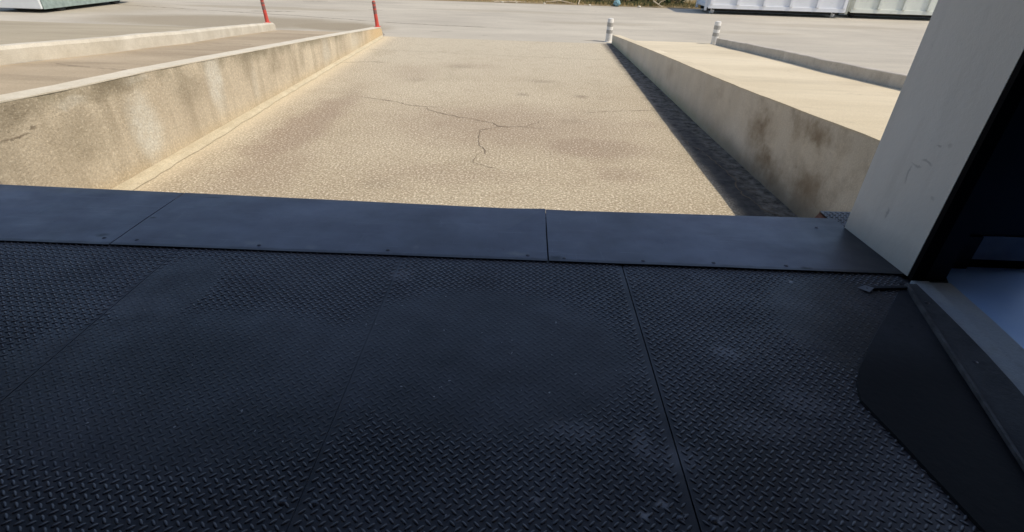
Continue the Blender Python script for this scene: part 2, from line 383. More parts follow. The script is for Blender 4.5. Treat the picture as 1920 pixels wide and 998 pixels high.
KL = [(3.09, -7.15), (7.6, -7.1), (9, -6.93), (11.3, -7.02), (15, -7.75), (18.7, -8.44)]
KR = [(3.09, 5.75), (8.3, 5.72), (10.2, 5.66), (15.6, 5.93), (18.67, 6.36)]
def kl(y): return interp(y, [a for a, b in KL], [b for a, b in KL])
def kr(y): return interp(y, [a for a, b in KR], [b for a, b in KR])
def zl(y): return interp(y, LY, LZ)
def zr(y): return interp(y, RY, RZ)

def sheet(name, mat, xa, xb, zf, ys, nx=4, kind='structure', extra=None):
    mb = MB(); rows = []
    for y in ys:
        a, b = xa(y), xb(y)
        rows.append([mb.bm.verts.new((a+(b-a)*i/nx, y, zf(y, i/nx))) for i in range(nx+1)])
    for p, q in zip(rows, rows[1:]):
        for i in range(nx): mb._f([p[i], p[i+1], q[i+1], q[i]])
    if extra: extra(mb)
    mats = mat if isinstance(mat, (list, tuple)) else [mat]
    o = mb.build(name, mats, smooth=False); o['kind'] = kind; return o

def ribbon(mb, pts, w0, z, jit=.02, mi=1, step=.06):
    """thin irregular crack ribbon on a surface: z is a number or f(y)"""
    mb.mi = mi; P = []
    for (a, b) in zip(pts, pts[1:]):
        a, b = Vector(a), Vector(b); n = max(1, int((b-a).length/step))
        for k in range(n): P.append(a.lerp(b, k/n))
    P.append(Vector(pts[-1])); prev = None; off = Vector((0, 0))
    for i, p in enumerate(P):
        off = off*.7 + Vector((random.uniform(-jit, jit), random.uniform(-jit, jit))); q = p + off
        tdir = (P[min(i+1, len(P)-1)] - P[max(i-1, 0)]); nrm = Vector((-tdir.y, tdir.x)).normalized()
        w = w0*random.uniform(.25, 1.3)*(.35 if i in (0, len(P)-1) else 1)
        zz = z(q.y) if callable(z) else z
        cur = (mb.bm.verts.new((q.x-nrm.x*w, q.y-nrm.y*w, zz)), mb.bm.verts.new((q.x+nrm.x*w, q.y+nrm.y*w, zz)))
        if prev: mb._f([prev[0], prev[1], cur[1], cur[0]])
        prev = cur
    mb.mi = 0

# ground sheet to the horizon with a hole-free drop under everything
mb = MB(); mb.poly([(-900, -900, -1.06), (900, -900, -1.06), (900, 1500, -1.06), (-900, 1500, -1.06)])
mb.build('ground', M['ground'])['kind'] = 'structure'
def road_extra(mb):
    for pts, w in (([(-6.7, 19.7), (-5.0, 19.4), (-4.75, 18.5)], .012), ([(-30, 27.5), (-18, 25.2), (-9, 23.2), (-4.9, 21.9), (-1.5, 21.6)], .03),
                   ([(-12, 24.5), (-10.2, 24.8)], .05), ([(-11.8, 30), (-10.6, 30.3)], .09), ([(-7.4, 26.6), (-6.8, 26.6)], .05),
                   ([(-3.4, 19.8), (-2.6, 20.2)], .02), ([(2.0, 18.9), (2.7, 18.85)], .02)):
        ribbon(mb, pts, w, G0+.004, .03, 1, .15)
road = sheet('road', [M['road'], M['crack']], lambda y: -90, lambda y: 90, lambda y, u: G0, [18.35, 19.1, 22, 26, 30, 32.95], 12, extra=road_extra)
def ramp_extra(mb):
    z = G0+.004
    c1 = [(-3.198, 10.187), (-2.464, 9.952), (-2.152, 9.673), (-1.796, 9.644), (-1.723, 9.388), (-1.123, 9.004), (-.498, 8.75), (-.349, 8.516), (.053, 8.565), (.329, 8.918)]
    c2 = [(-.349, 8.516), (-.644, 8.27), (-.673, 7.791), (-.573, 7.347), (-.475, 7.077)]
    c3 = [(-.60, 7.3), (-.686, 6.878), (-.634, 6.713), (-.295, 6.544)]
    for c, w in ((c1, .0075), (c2, .007), (c3, .005)): ribbon(mb, c, w, z, .025)
    ribbon(mb, [(.053, 8.565), (.5, 8.5)], .006, z)
    ribbon(mb, [(-1.796, 9.644), (-1.5, 9.62)], .006, z)
    ribbon(mb, [(1.129, 9.542), (1.803, 9.779), (2.646, 9.967)], .006, z, .02)
    ribbon(mb, [(-4.5, 15.7), (-2.4, 15.6), (-.5, 15.35), (2.5, 15.3)], .007, z, .03)
    ribbon(mb, [(-4.6, 13.6), (-3.9, 13.85), (-3.6, 13.8)], .009, z, .02)
    ribbon(mb, [(2.60, 8.4), (2.66, 7.9), (2.781, 7.236), (2.80, 6.9), (2.847, 6.521), (2.798, 5.986), (2.88, 5.6), (3.05, 5.35)], .010, z, .03)
    for y0 in (6.2, 5.7, 7.4): ribbon(mb, [(2.82, y0), (2.95, y0-.15), (3.04, y0-.2)], .006, z, .02)
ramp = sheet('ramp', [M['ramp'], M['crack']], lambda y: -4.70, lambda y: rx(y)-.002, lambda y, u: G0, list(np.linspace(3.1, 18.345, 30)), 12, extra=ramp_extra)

ysl = list(np.linspace(3.09, 19.0, 24))
sheet('left_lane', [M['lane_l'], M['crack']], lambda y: kl(min(y, 18.7))+.002, lambda y: lx(y)-.25, lambda y, u: zl(y)+.004, ysl, 6,
      extra=lambda mb: (ribbon(mb, [(-6.6, 7.45), (-5.9, 7.2), (-5.0, 7.0)], .007, lambda y: zl(y)+.014, .01), ribbon(mb, [(-6.9, 11.3), (-6.0, 11.5), (-5.0, 11.2)], .009, lambda y: zl(y)+.014, .015),
                        ribbon(mb, [(-7.9, 16.4), (-6.5, 16.2), (-5.1, 16.3)], .009, lambda y: zl(y)+.014, .015)))
sheet('right_lane', M['lane_r'], lambda y: rx(y)+.22, lambda y: kr(min(y, 18.67))-.002, lambda y, u: zr(y)+.004, ysl+[19.3], 6)
def yl(y, u): return (zl(y)+.10*min(1, max(0, (19-y)/3))) * 1. + .002
sheet('left_yard', M['yard_l'], lambda y: -90, lambda y: kl(min(y, 18.7))-.2, yl, ysl, 12)
sheet('right_yard', M['road'], lambda y: kr(min(y, 18.67))+.15, lambda y: 90, lambda y, u: zr(y)+.17*min(1, max(0, (19.1-y)/4))+.003, ysl+[19.3], 12)

# ---- ramp side walls
def rail(mb, ys, xin, side, w, z0f, z1f, wob=0):
    """wall body along y: inner face at xin(y), thickness w towards side (-1 left, +1 right)"""
    rings = []
    for y in ys:
        x = xin(y); o = random.uniform(-wob, wob)
        rings.append([(x, y, z0f(y)), (x, y, z1f(y)+o), (x+side*w, y, z1f(y)+o), (x+side*w, y, z0f(y))])
    mb.loft(rings)
root = thing('retaining_wall', (-4.85, 10.7, G0), 'long sunlit concrete side wall of the loading bay with pale coping', 'wall')
root_l = root
def chld(o, p):
    o.parent = p; o.matrix_parent_inverse = Matrix.Translation(-p.location) if p.rotation_euler.z == 0 else p.matrix_basis.inverted(); return o
ysw = list(np.linspace(3.09, 17.9, 70)) + [18.05, 18.15, 18.22, 18.30, 18.36]
def ltop(y): return lt(y) - (0 if y < 18.12 else (y-18.12)*(y-18.12)*2.2 + (y-18.12)*.1)
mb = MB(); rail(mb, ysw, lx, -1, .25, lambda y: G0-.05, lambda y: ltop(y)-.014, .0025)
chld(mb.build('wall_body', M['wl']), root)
mb = MB()
rings = []
for y in ysw[:-1]:
    o = random.uniform(-.004, .004); x = lx(y)+.006+random.uniform(-.004, .004); z = ltop(y)
    rings.append([(x, y, z-.013), (x, y, z+o), (x-.262, y, z+o*.5+.004), (x-.262, y, z-.013)])
mb.loft(rings); chld(mb.build('coping', M['coping']), root)
mb = MB(); rings = []
for y in list(np.linspace(3.1, 18.2, 90)):
    w = interp(y, [3, 7, 10, 18], [.20, .17, .11, .09]) + random.uniform(-.018, .018); x = lx(y)+.001
    rings.append([(x, y, G0+.005), (x, y, G0+.05), (x+w*.55, y, G0+.036+random.uniform(-.006, .006)), (x+w, y, G0+.008)])
mb.loft(rings); chld(mb.build('footing', M['footing']), root)

root = thing('retaining_wall', (3.15, 10.7, G0), 'long shaded concrete side wall of the loading bay with brown stains', 'wall')
ysr = list(np.linspace(3.09, 18.3, 70)) + [18.38, 18.45]
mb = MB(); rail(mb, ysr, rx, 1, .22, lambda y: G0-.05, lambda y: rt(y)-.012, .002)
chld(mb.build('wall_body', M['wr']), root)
mb = MB(); rings = []
for y in ysr:
    o = random.uniform(-.003, .003); x = rx(y)-.003+random.uniform(-.003, .003); z = rt(y)
    rings.append([(x, y, z-.011), (x, y, z+o), (x+.24, y, z+.001), (x+.24, y, z-.011)])
mb.loft(rings); chld(mb.build('coping', M['lane_r']), root)

# ---- kerbs of the neighbouring lanes
mb = MB(); rings = []
for y in list(np.linspace(3.09, 18.5, 60)) + [18.58, 18.64, 18.68]:
    x = kl(y); h = .235*(1 if y < 18.55 else 1-(y-18.55)*1.3)+random.uniform(-.004, .004); z = zl(y)
    rings.append([(x, y, z-.1), (x, y, z+h*.8), (x-.03, y, z+h), (x-.20, y, z+h), (x-.24, y, z+h*.8), (x-.24, y, z-.1)])
mb.loft(rings); tag(mb.build('kerb', M['kerb']), 'pale raised kerb with rounded end running beside the upper left lane', 'kerb')
mb = MB(); rings = []
for y in list(np.linspace(3.09, 18.6, 60)) + [18.67]:
    x = kr(y)+random.uniform(-.006, .006); h = .205+random.uniform(-.006, .006); z = zr(y)
    rings.append([(x, y, z-.1), (x, y, z+h-.01), (x+.015, y, z+h), (x+.17, y, z+h), (x+.17, y, z-.1)])
mb.loft(rings); tag(mb.build('kerb', M['kerb_r']), 'grey shaded kerb between the pale right lane and the yard', 'kerb')

# ---- marker posts
def white_post(x, y, z, label, lean=(0, 0)):
    p = thing('marker_post', (x, y, z), label, 'post', 'flexible marker posts at the lane ends')
    mb = MB(); mb.lathe([(.13, 0), (.13, .012), (.108, .02), (.106, .10), (.10, .68), (.094, .70), (.05, .70)], seg=20); mb.build('post_tube', M['white_pl'], p, ang=40)
    for z0, z1 in ((.27, .38), (.48, .60)):
        mb = MB(); mb.lathe([(.1065, z0), (.1055, z1)], seg=20); mb.build('reflective_band', M['grey_band'], p, ang=40)
    mb = MB(); mb.lathe([(.09, .70), (.092, .715), (.05, .725)], seg=20); mb.build('cap', M['white_pl'], p, ang=40)
    p.rotation_euler = (lean[1], lean[0], 0)
white_post(2.80, 18.78, G0, 'white marker post with grey bands standing at the end of the long shaded wall')
white_post(6.40, 18.95, G0, 'white marker post with grey bands standing at the end of the shaded kerb')
def red_post(x, y, z, label, lean):
    p = thing('marker_post', (x, y, z), label, 'post', 'flexible marker posts at the lane ends')
    mb = MB(); mb.lathe([(.11, 0), (.11, .012), (.065, .022), (.060, .09), (.054, .40), (.050, .72), (.045, .76), (.02, .765)], seg=18); mb.build('post_tube', M['red_pl'], p, ang=40)
    for z0, z1 in ((.38, .50), (.54, .62), (.66, .73)):
        mb = MB(); mb.lathe([(.0575, z0), (.0545, z1)], seg=18); mb.build('reflective_band', M['red_band'], p, ang=40)
    p.rotation_euler = (lean[1], lean[0], 0)
red_post(-4.84, 18.17, lt(18.15)+.004, 'faded red marker post on the end of the sunlit coping wall', (-.07, -.02))
red_post(-8.56, 18.42, zl(18.42)+.235, 'faded red marker post on the rounded end of the pale kerb', (-.07, -.02))

# ------------------------------------------------------------------ dock building
# floor slab + steel covers
mb = MB(); mb.box(-14, 14, -14, 3.085, -1.05, -.014); mb.build('dock_floor', M['cement'])['kind'] = 'structure'

def lug_mesh(x0, x1, y0, y1, th=.006):
    """tread plate: sheet with raised lugs in a two-way pattern, lugs worn away where traffic passes"""
    s = .0375; n = 8
    I, J = np.meshgrid(np.arange(math.floor(x0/s)-1, math.ceil(x1/s)+1), np.arange(math.floor(y0/s)-1, math.ceil(y1/s)+1))
    A = np.stack([I.ravel()*s, J.ravel()*s], 1).astype(float); B = A + s/2
    pts = np.concatenate([A, B]); ang = np.concatenate([np.full(len(A), math.pi/4), np.full(len(B), -math.pi/4)])
    k = (pts[:, 0] > x0+.012) & (pts[:, 0] < x1-.012) & (pts[:, 1] > y0+.012) & (pts[:, 1] < y1-.012)
    pts, ang = pts[k], ang[k]
    def ell(cx, cy, ax, ay): return np.clip((np.hypot((pts[:, 0]-cx)/ax, (pts[:, 1]-cy)/ay)-.82)/.2, 0, 1)
    wear = np.minimum(ell(-.15, 1.72, .75, .52), ell(-1.3, 1.5, .95, .50))
    wear = np.minimum(wear, ell(-1.75, 2.1, .22, .35)); wear = np.minimum(wear, ell(1.66, 2.04, .42, .46))
    h = .0034*(.30+.70*wear)*(1+rng.uniform(-.12, .12, len(pts)))
    a = np.arange(n)*math.tau/n
    ux, uy = np.cos(a), np.sin(a)
    L, W = .0145, .0054
    V = [];
    for sc, zz in ((1, 0), (.62, 1)):
        lx_ = ux*L*(1 if sc == 1 else .8); ly_ = uy*W*sc
        X = pts[:, 0, None]+lx_*np.cos(ang)[:, None]-ly_*np.sin(ang)[:, None]
        Y = pts[:, 1, None]+lx_*np.sin(ang)[:, None]+ly_*np.cos(ang)[:, None]
        Z = np.broadcast_to(h[:, None]*zz, X.shape)
        V.append(np.stack([X, Y, Z], 2))
    V = np.concatenate(V, 1).reshape(-1, 3)
    m = len(pts)
    verts = V.tolist(); faces = []
    for q in range(m):
        b = q*2*n
        for i in range(n):
            j = (i+1) % n; faces.append((b+i, b+j, b+n+j, b+n+i))
        faces.append(tuple(b+n+i for i in range(n)))
    b = len(verts)
    nx, ny = 12, 12                                 # gently buckled sheet
    verts += [(x, y, z) for z in (0, -th) for x, y in ((x0, y0), (x1, y0), (x1, y1), (x0, y1))]
    faces += [(b, b+1, b+2, b+3), (b+7, b+6, b+5, b+4), (b, b+4, b+5, b+1), (b+1, b+5, b+6, b+2), (b+2, b+6, b+7, b+3), (b+3, b+7, b+4, b)]
    me = bpy.data.meshes.new('tread_plate'); me.from_pydata(verts, [], faces)
    me.polygons.foreach_set('use_smooth', [i < m*(n+1) for i in range(len(faces))])
    return me
def screw(x, y, z, parent, r=.011):
    mb = MB(); mb.lathe([(r*1.25, 0), (r*1.2, .0012), (r*.75, .0035), (r*.3, .0045)], c=(x, y, z), seg=12)
    mb.box(x-r*.7, x+r*.7, y-.0012, y+.0012, z+.0043, z+.0052)
    o = mb.build('screw', M['screw'], parent, ang=30); o.parent = None; chld(o, parent)
cols = [(-4.46, -3.194), (-3.192, -1.933), (-1.927, -.6620), (-.6602, .592), (.598, 2.16)]
rows = [(.815, 2.515), (-.90, .808)]
names = {(1, 0): 'black tread plate at the left edge of the picture under the first steel strip', (2, 0): 'black tread plate with worn flat lugs left of the pair of screws',
         (3, 0): 'middle black tread plate worn smooth in a broad oval', (4, 0): 'right-hand black tread plate with crisp lugs beside the black rubber sheet',
         (0, 0): 'black tread plate by the left door post'}
for ci, (x0, x1) in enumerate(cols):
    for ri, (y0, y1) in enumerate(rows):
        if ri == 1 and ci == 0: continue
        dz = random.uniform(-.0012, .0012)
        o = link('tread_plate', lug_mesh(x0, x1, y0, y1), [M['plate']]); o.location.z = dz
        lab = names.get((ci, ri), f"black tread plate of the inner row, {['first','second','third','fourth','last'][ci]} counted from the left")
        tag(o, lab, 'floor plate', 'tread plates covering the dock floor')
        for sx in (x0+.05, x1-.05):
            for sy in ((y0+.15, y1-.10) if ri == 0 else (y1-.1,)): screw(sx, sy, .0005, o)

# smooth steel strips along the dock edge
def strip(x0, x1, label, sk, diag=False, dz=0.):
    mb = MB(); n = 10; top = []; z = .0105+dz
    def yf(u): return 3.24 - .0*u
    xs = [x0+(x1-x0)*i/n for i in range(n+1)]
    for i, x in enumerate(xs):
        wv = .0015*math.sin(i*1.7+x0*3); lift = .010 if (i == n and not diag and x1 > 0) else (.004 if i == 0 and x0 > 0 else 0)
        a = (x + (0.0), 2.497+random.uniform(-.0015, .0015), z+wv*.3); b = (x, 2.85, z+wv); yb = interp(x, [-5, -3.66, -2.3, .18, 2.2], [3.275, 3.268, 3.238, 3.172, 3.205])
        c = (x+.006 if not diag else x, yb, z-.002+lift)
        if diag and i == n: a = (2.183, a[1], a[2]); b = (2.163, 2.85, b[2]); c = (2.150, 3.205, c[2])
        top.append((a, b, c))
    vs = [[mb.bm.verts.new(p) for p in r] for r in top]; vb = [[mb.bm.verts.new((p[0], p[1], p[2]-.006)) for p in r] for r in top]
    for i in range(n):
        for j in range(2):
            mb._f([vs[i][j], vs[i+1][j], vs[i+1][j+1], vs[i][j+1]]); mb._f([vb[i][j], vb[i][j+1], vb[i+1][j+1], vb[i+1][j]])
        mb._f([vs[i][0], vb[i][0], vb[i+1][0], vs[i+1][0]]); mb._f([vs[i][2], vs[i+1][2], vb[i+1][2], vb[i][2]])
    for i in (0, n):
        mb._f([vs[i][0], vs[i][1], vb[i][1], vb[i][0]]); mb._f([vs[i][1], vs[i][2], vb[i][2], vb[i][1]])
    o = mb.build('steel_strip', M['strip']); tag(o, label, 'steel strip', 'steel strips along the dock edge')
    for x, y in sk: screw(x, y, z-.0005, o, .010)
strip(-4.6, -2.345, 'smooth dark steel strip at the left end of the dock edge', [(-4.2, 2.55), (-3.4, 2.55), (-2.42, 2.57)])
strip(-2.337, .173, 'smooth dark steel strip in the middle, scuffed near its right end', [(-2.22, 2.56), (-1.5, 2.55), (-.75, 2.55), (.06, 2.55)], dz=.001)
strip(.181, 2.18, 'smooth bluish steel strip ending against the white door jamb', [(.269, 2.53), (.722, 2.535), (1.126, 2.54), (1.539, 2.54), (1.958, 3.051)], True, dz=.0025)
# steel angle that carries the edge
mb = MB(); mb.box(-4.6, 2.1, 3.088, 3.094, -.30, -.004); mb.box(-4.6, 2.1, 3.094, 3.15, -.010, -.004)
tag(mb.build('edge_angle', M['rust']), 'rusty steel angle fixed under the dock edge strips', 'steel angle')

# small tread-plate step on a rusty bracket beyond the jamb
p = thing('corner_step', (2.22, 3.25, -.02), 'small blue-grey tread plate on a rusty bracket beside the jamb foot', 'step')
me = lug_mesh(2.125, 2.42, 3.12, 3.345, .006); o = link('step_plate', me, [M['strip']]); chld(o, p); 
mb = MB(); mb.box(2.125, 2.131, 3.12, 3.343, -.16, -.008); mb.box(2.131, 2.42, 3.337, 3.343, -.16, -.008)
mb.poly([(2.00, 3.20, -.012), (2.122, 3.16, -.014), (2.122, 3.335, -.008)]); mb.poly([(2.00, 3.20, -.012), (2.122, 3.335, -.008), (2.122, 3.3, -.14)])
chld(mb.build('bracket', M['rust']), p)

# right-hand door jamb
p = thing('door_jamb', (2.26, 2.77, 0), 'scratched white door jamb at the right of the opening', 'door jamb')
mb = MB(); ZT = 3.6
mb.loft([[(2.188, 2.474, z), (2.149, 3.068, z), (2.523, 3.072, z), (2.523, 2.662, z), (2.38, 2.662, z), (2.38, 2.474, z)] for z in (0.012, .35, .7, 1.2, 2.2, ZT)])
chld(mb.build('jamb_body', M['jamb']), p)
mb = MB(); mb.loft([[(2.189, 2.440, z), (2.189, 2.471, z), (2.262, 2.471, z), (2.262, 2.440, z)] for z in (.0, ZT)])
chld(mb.build('seal', M['seam']), p)
mb = MB(); mb.loft([[(-4.98, 2.474, z), (-4.98, 3.07, z), (-4.6, 3.07, z), (-4.6, 2.474, z)] for z in (0.0, 1.8, ZT)])
tag(mb.build('door_jamb', M['jamb']), 'white door jamb beyond the left end of the steel strips', 'door jamb')

# front wall with its door head; unseen right opening added to brighten the floor
p = thing('warehouse_front', (0, 2.8, 0), 'pale front wall of the warehouse above and beside the loading door and an added opening', 'wall')
mb = MB(); mb.box(-14, 3.05, 2.474, 3.075, ZT+.002, 4.8); mb.box(3.05, 8.8, 2.474, 3.075, 4.5, 4.8); mb.box(8.8, 14, 2.474, 3.075, ZT+.002, 4.8)
mb.box(-14, -4.983, 2.474, 3.07, .0, ZT); mb.box(2.523, 3.05, 2.66, 3.07, .0, ZT); mb.box(8.8, 14, 2.66, 3.07, .0, ZT)
chld(mb.build('outer_wall', M['facade']), p)
mb = MB(); mb.box(2.384, 3.05, 2.62, 2.657, .215, ZT-.01); chld(mb.build('inner_sheet', M['black']), p)
mb = MB(); mb.box(2.264, 2.384, 2.452, 2.472, .0, ZT-.02); mb.box(2.384, 2.61, 2.6, 2.657, .0, .21); chld(mb.build('corner_sheet', M['black']), p)
mb = MB(); mb.box(2.612, 3.05, 2.61, 2.657, .062, .212); chld(mb.build('skirting', M['skirt']), p)
mb = MB(); mb.box(2.612, 3.05, 2.628, 2.657, -.01, .06); chld(mb.build('shadow_gap', M['seam']), p)
mb = MB(); mb.box(-14, 14, -14, 3.07, 4.803, 5.0); tag(mb.build('warehouse_roof', M['ceil']), 'flat roof over the warehouse', 'roof')
mb = MB(); mb.box(-14.3, -14.003, -14, 3.07, -1, 4.8); mb.box(14.003, 14.3, -14, 3.07, -1, 4.8); mb.box(-14.3, 14.3, -14.3, -14.003, -1, 4.8)
tag(mb.build('warehouse_walls', M['inwall']), 'dark inner side and back walls of the warehouse', 'wall')

# floor right of the doorway: rubber strip, steel sill, border, painted sky reflection
def tri(y, pts): return interp(y, [a for a, b in pts], [b for a, b in pts])
REDGE = [(-.9, 1.62), (.6, 1.54), (.965, 1.478), (1.30, 1.425), (1.50, 1.395), (1.58, 1.415), (1.70, 1.50), (1.9, 1.67), (2.1, 1.85), (2.38, 2.10)]
SEDGE = [(-.9, 1.69), (.85, 1.705), (1.16, 1.775), (2.38, 2.115)]
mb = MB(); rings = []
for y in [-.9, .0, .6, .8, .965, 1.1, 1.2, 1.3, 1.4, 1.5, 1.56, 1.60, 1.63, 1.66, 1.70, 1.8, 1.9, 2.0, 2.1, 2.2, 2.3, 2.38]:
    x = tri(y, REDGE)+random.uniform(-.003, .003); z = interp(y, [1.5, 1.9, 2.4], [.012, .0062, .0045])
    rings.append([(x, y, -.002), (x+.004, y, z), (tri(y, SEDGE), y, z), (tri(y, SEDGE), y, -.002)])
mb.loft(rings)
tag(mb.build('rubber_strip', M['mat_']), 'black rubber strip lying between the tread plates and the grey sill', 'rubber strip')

def band(name, mat, ys, xa, xb, z0, z1, label, cat, kind=None):
    mb = MB(); rings = [[(xa(y), y, z0), (xa(y), y, z1), (xb(y), y, z1), (xb(y), y, z0)] for y in ys]; mb.loft(rings)
    o = mb.build(name, mat); tag(o, label, cat, None, kind); return o
yb = [-.9, .6, .965, 1.15, 1.35, 1.521, 1.70, 2.08, 2.43, 2.598]
e1 = [(-.9, 1.955), (.6, 1.955), (.965, 1.965), (1.15, 1.985), (1.35, 2.035), (1.521, 2.066), (1.70, 2.105), (2.08, 2.150), (2.43, 2.178), (2.6, 2.262)]
fx = lambda off: (lambda y: interp(y, [a for a, b in e1], [b for a, b in e1])+off)
yb2 = yb[:-1]
ysl_ = [-.9, .6, .8, .965, 1.15, 1.3, 1.45, 1.62, 1.8, 2.0, 2.2, 2.38]
sr = thing('door_sill', (1.95, 1.2, 0), 'long grey steel sill running from the jamb foot to the bottom right corner', 'sill')
se = lambda y: tri(y, SEDGE)+.002
mb = MB(); mb.loft([[(se(y)+.012, y, -.002), (se(y)+.012, y, .020), (fx(.0)(y), y, .024), (fx(.0)(y), y, -.002)] for y in ysl_]); chld(mb.build('sill_plate', M['sill']), sr)
mb = MB(); mb.loft([[(se(y), y, -.002), (se(y), y, .027), (se(y)+.010, y, .029), (se(y)+.010, y, -.002)] for y in ysl_]); chld(mb.build('lip', M['dimrail']), sr)
for y in (2.2, 1.75, 1.3): screw((se(y)+fx(0)(y))/2, y, .0215, sr, .010)
band('floor_border', M['border'], yb2, fx(.004), fx(.10), -.013, .012, 'blue-grey painted border along the doorway floor', 'floor border')
band('floor_border', M['border'], yb2, fx(.108), fx(.225), -.013, .004, 'lower grey strip of floor between the border and the blue sheet', 'floor border')
sheet('blue_reflection_sheet', M['blue'], lambda y: fx(.215)(y), lambda y: 13.9, lambda y, u: .002, [-.9, .6, .965, 1.15, 1.35, 1.521, 1.70, 2.08, 2.43, 2.54, 2.625], 4)
p = thing('steel_clip', (1.9, 2.34, 0), 'small bent steel clip on the floor near the jamb', 'clip')
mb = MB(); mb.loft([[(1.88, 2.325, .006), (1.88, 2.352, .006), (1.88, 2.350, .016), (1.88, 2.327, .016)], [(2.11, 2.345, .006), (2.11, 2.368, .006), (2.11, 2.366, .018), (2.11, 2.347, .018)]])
chld(mb.build('clip_shadow_bar', M['mat_']), p)  # dark bar drawn in place of the clip's shadow
mb = MB(); mb.poly([(1.84, 2.345, .008), (1.88, 2.30, .010), (1.915, 2.325, .022), (1.885, 2.352, .020)]); chld(mb.build('clip_tongue', M['skirt']), p)

# ------------------------------------------------------------------ far side of the road
def container(name, label, mat, x, y, L, rz, front):
    W, H = 2.3, 2.3
    p = thing(name, (x, y, G0), label, 'container', 'open-top containers parked across the road', rz)
    mb = MB(); z0, z1 = .30, H
    mb.box(0, L, 0, .05, z0, z1); mb.box(0, L, W-.05, W, z0, z1); mb.box(0, .05, .051, W-.051, z0, z1); mb.box(L-.05, L, .051, W-.051, z0, z1); mb.box(.051, L-.051, .051, W-.051, z0, z0+.05)
    mb.build('body', mat, p)
    mb = MB(); mb.box(-.03, L+.03, -.045, -.002, z0-.03, z0+.16, .012); mb.box(-.03, L+.03, -.075, -.002, z1-.06, z1+.06, .012); mb.box(-.03, L+.03, W+.002, W+.06, z1-.06, z1+.06, .012)
    mb.build('side_rail', mat, p)
    n = 6
    for i in range(n):
        xx = .03 + (L-.20)*i/(n-1); mb = MB(); mb.box(xx, xx+.16, -.10, -.002, z0+.165, z1-.065, .01); mb.build('rib', mat, p)
    mb = MB(); mb.box(.1, L-.1, .45, .58, .12, z0-.002); mb.box(.1, L-.1, W-.58, W-.45, .12, z0-.002)
    for xx in np.linspace(.3, L-.4, 6): mb.box(xx, xx+.1, .08, W-.08, .2, z0-.03)
    mb.build('underframe', M['dark_steel'], p)
    for xx in (.35, L-.35):
        for yy in (.38, W-.42):
            mb = MB(); mb.lathe([(.02, -.09), (.15, -.09), (.16, -.07), (.16, .07), (.15, .09), (.02, .09)], c=(xx, yy+.13, .16), axis='X', seg=16)
            mb.build('roller', mat if front else M['dark_steel'], p, ang=40)
    mb = MB(); mb.box(-.12, -.002, .25, .37, .15, z1, .01); mb.box(-.12, -.002, W-.37, W-.25, .15, z1, .01); mb.box(-.10, -.002, .40, W-.40, 1.0, 1.1, .01); mb.box(-.10, -.002, .40, W-.40, .35, .47, .01)
    mb.build('end_frame', mat, p)
container('skip_container', 'bluish white ribbed open-top container with its end towards the bushes', M['bin_w'], 9.5, 30.15, 7.0, R(-1.0), True)
container('skip_container', 'greenish white weathered container to the right of the bluish one', M['bin_g'], 17.0, 30.35, 6.5, R(-1.0), False)

# verge
mb = MB(); rows = []
for y in (32.9, 33.3, 34.5, 37, 44, 60):
    rows.append([mb.bm.verts.new((x, y, G0+.01+(0 if y < 33 else .06+.05*random.random()+(y-33)*.01))) for x in np.linspace(-90, 90, 120)])
for a, b in zip(rows, rows[1:]):
    for i in range(119): mb._f([a[i], a[i+1], b[i+1], b[i]])
mb.build('verge', M['ground'])['kind'] = 'structure'
def blades(n, f, name, mat, label):
    verts, faces = [], []
    for _ in range(n):
        x, y, h = f(); a = random.uniform(0, math.tau); w = random.uniform(.008, .02); lx_ = random.uniform(-.5, .5)*h; ly_ = random.uniform(-.5, .5)*h; b = len(verts); z = G0+.03
        dx, dy = math.cos(a)*w, math.sin(a)*w
        verts += [(x-dx, y-dy, z), (x+dx, y+dy, z), (x+lx_*.4+dx*.6, y+ly_*.4+dy*.6, z+h*.6), (x+lx_*.4-dx*.6, y+ly_*.4-dy*.6, z+h*.6), (x+lx_, y+ly_, z+h)]
        faces += [(b, b+1, b+2, b+3), (b+3, b+2, b+4)]
    me = bpy.data.meshes.new(name); me.from_pydata(verts, [], faces); o = link(name, me, [mat]); tag(o, label, 'grass', kind='stuff')
def gpos():
    y = 33.0+abs(random.gauss(0, 1.3)); return random.uniform(-28, 20), y, random.uniform(.05, .22)*(1+.5*min(2, y-33))
blades(30000, gpos, 'dry_grass', M['straw'], 'dry yellow grass along the far side of the road')
blades(5000, lambda: (random.gauss(6.5, 3), 33.1+abs(random.gauss(0, .8)), random.uniform(.08, .3)), 'green_weeds', M['leaf2'], 'green weeds among the dry grass')
def bush(x, y, rx_, ry_, h, mat, label, n=2600, stems=7):
    p = thing('bush', (x, y, G0), label, 'bush', 'bushes on the far verge')
    verts, faces = [], []; cl = [(Vector((random.uniform(-.8, .8)*rx_, random.uniform(-.8, .8)*ry_, random.uniform(.2, .9)*h)), random.uniform(.2, .42)*min(rx_, h)) for _ in range(16)]
    for _ in range(n):
        c, r = random.choice(cl); d = Vector([random.gauss(0, 1) for _ in range(3)]).normalized()*r*random.uniform(.5, 1.1); q = c+d; q.z = max(.04, q.z)
        a = Vector([random.gauss(0, 1) for _ in range(3)]).normalized(); u = a.cross(d if d.length else a).normalized(); s = random.uniform(.03, .07); b = len(verts)
        verts += [q-a*s, q+u*s*.4, q+a*s, q-u*s*.4]; faces.append((b, b+1, b+2, b+3))
    me = bpy.data.meshes.new('foliage'); me.from_pydata([tuple(v) for v in verts], [], faces); link('foliage', me, [mat], p)
    mb = MB()
    for _ in range(stems):
        c, r = random.choice(cl); mb.tube([(random.uniform(-.1, .1), random.uniform(-.1, .1), 0), tuple(c*.5+Vector((0, 0, .05))), tuple(c)], [.03, .02, .008], 6)
    mb.build('stem', M['bark'], p)
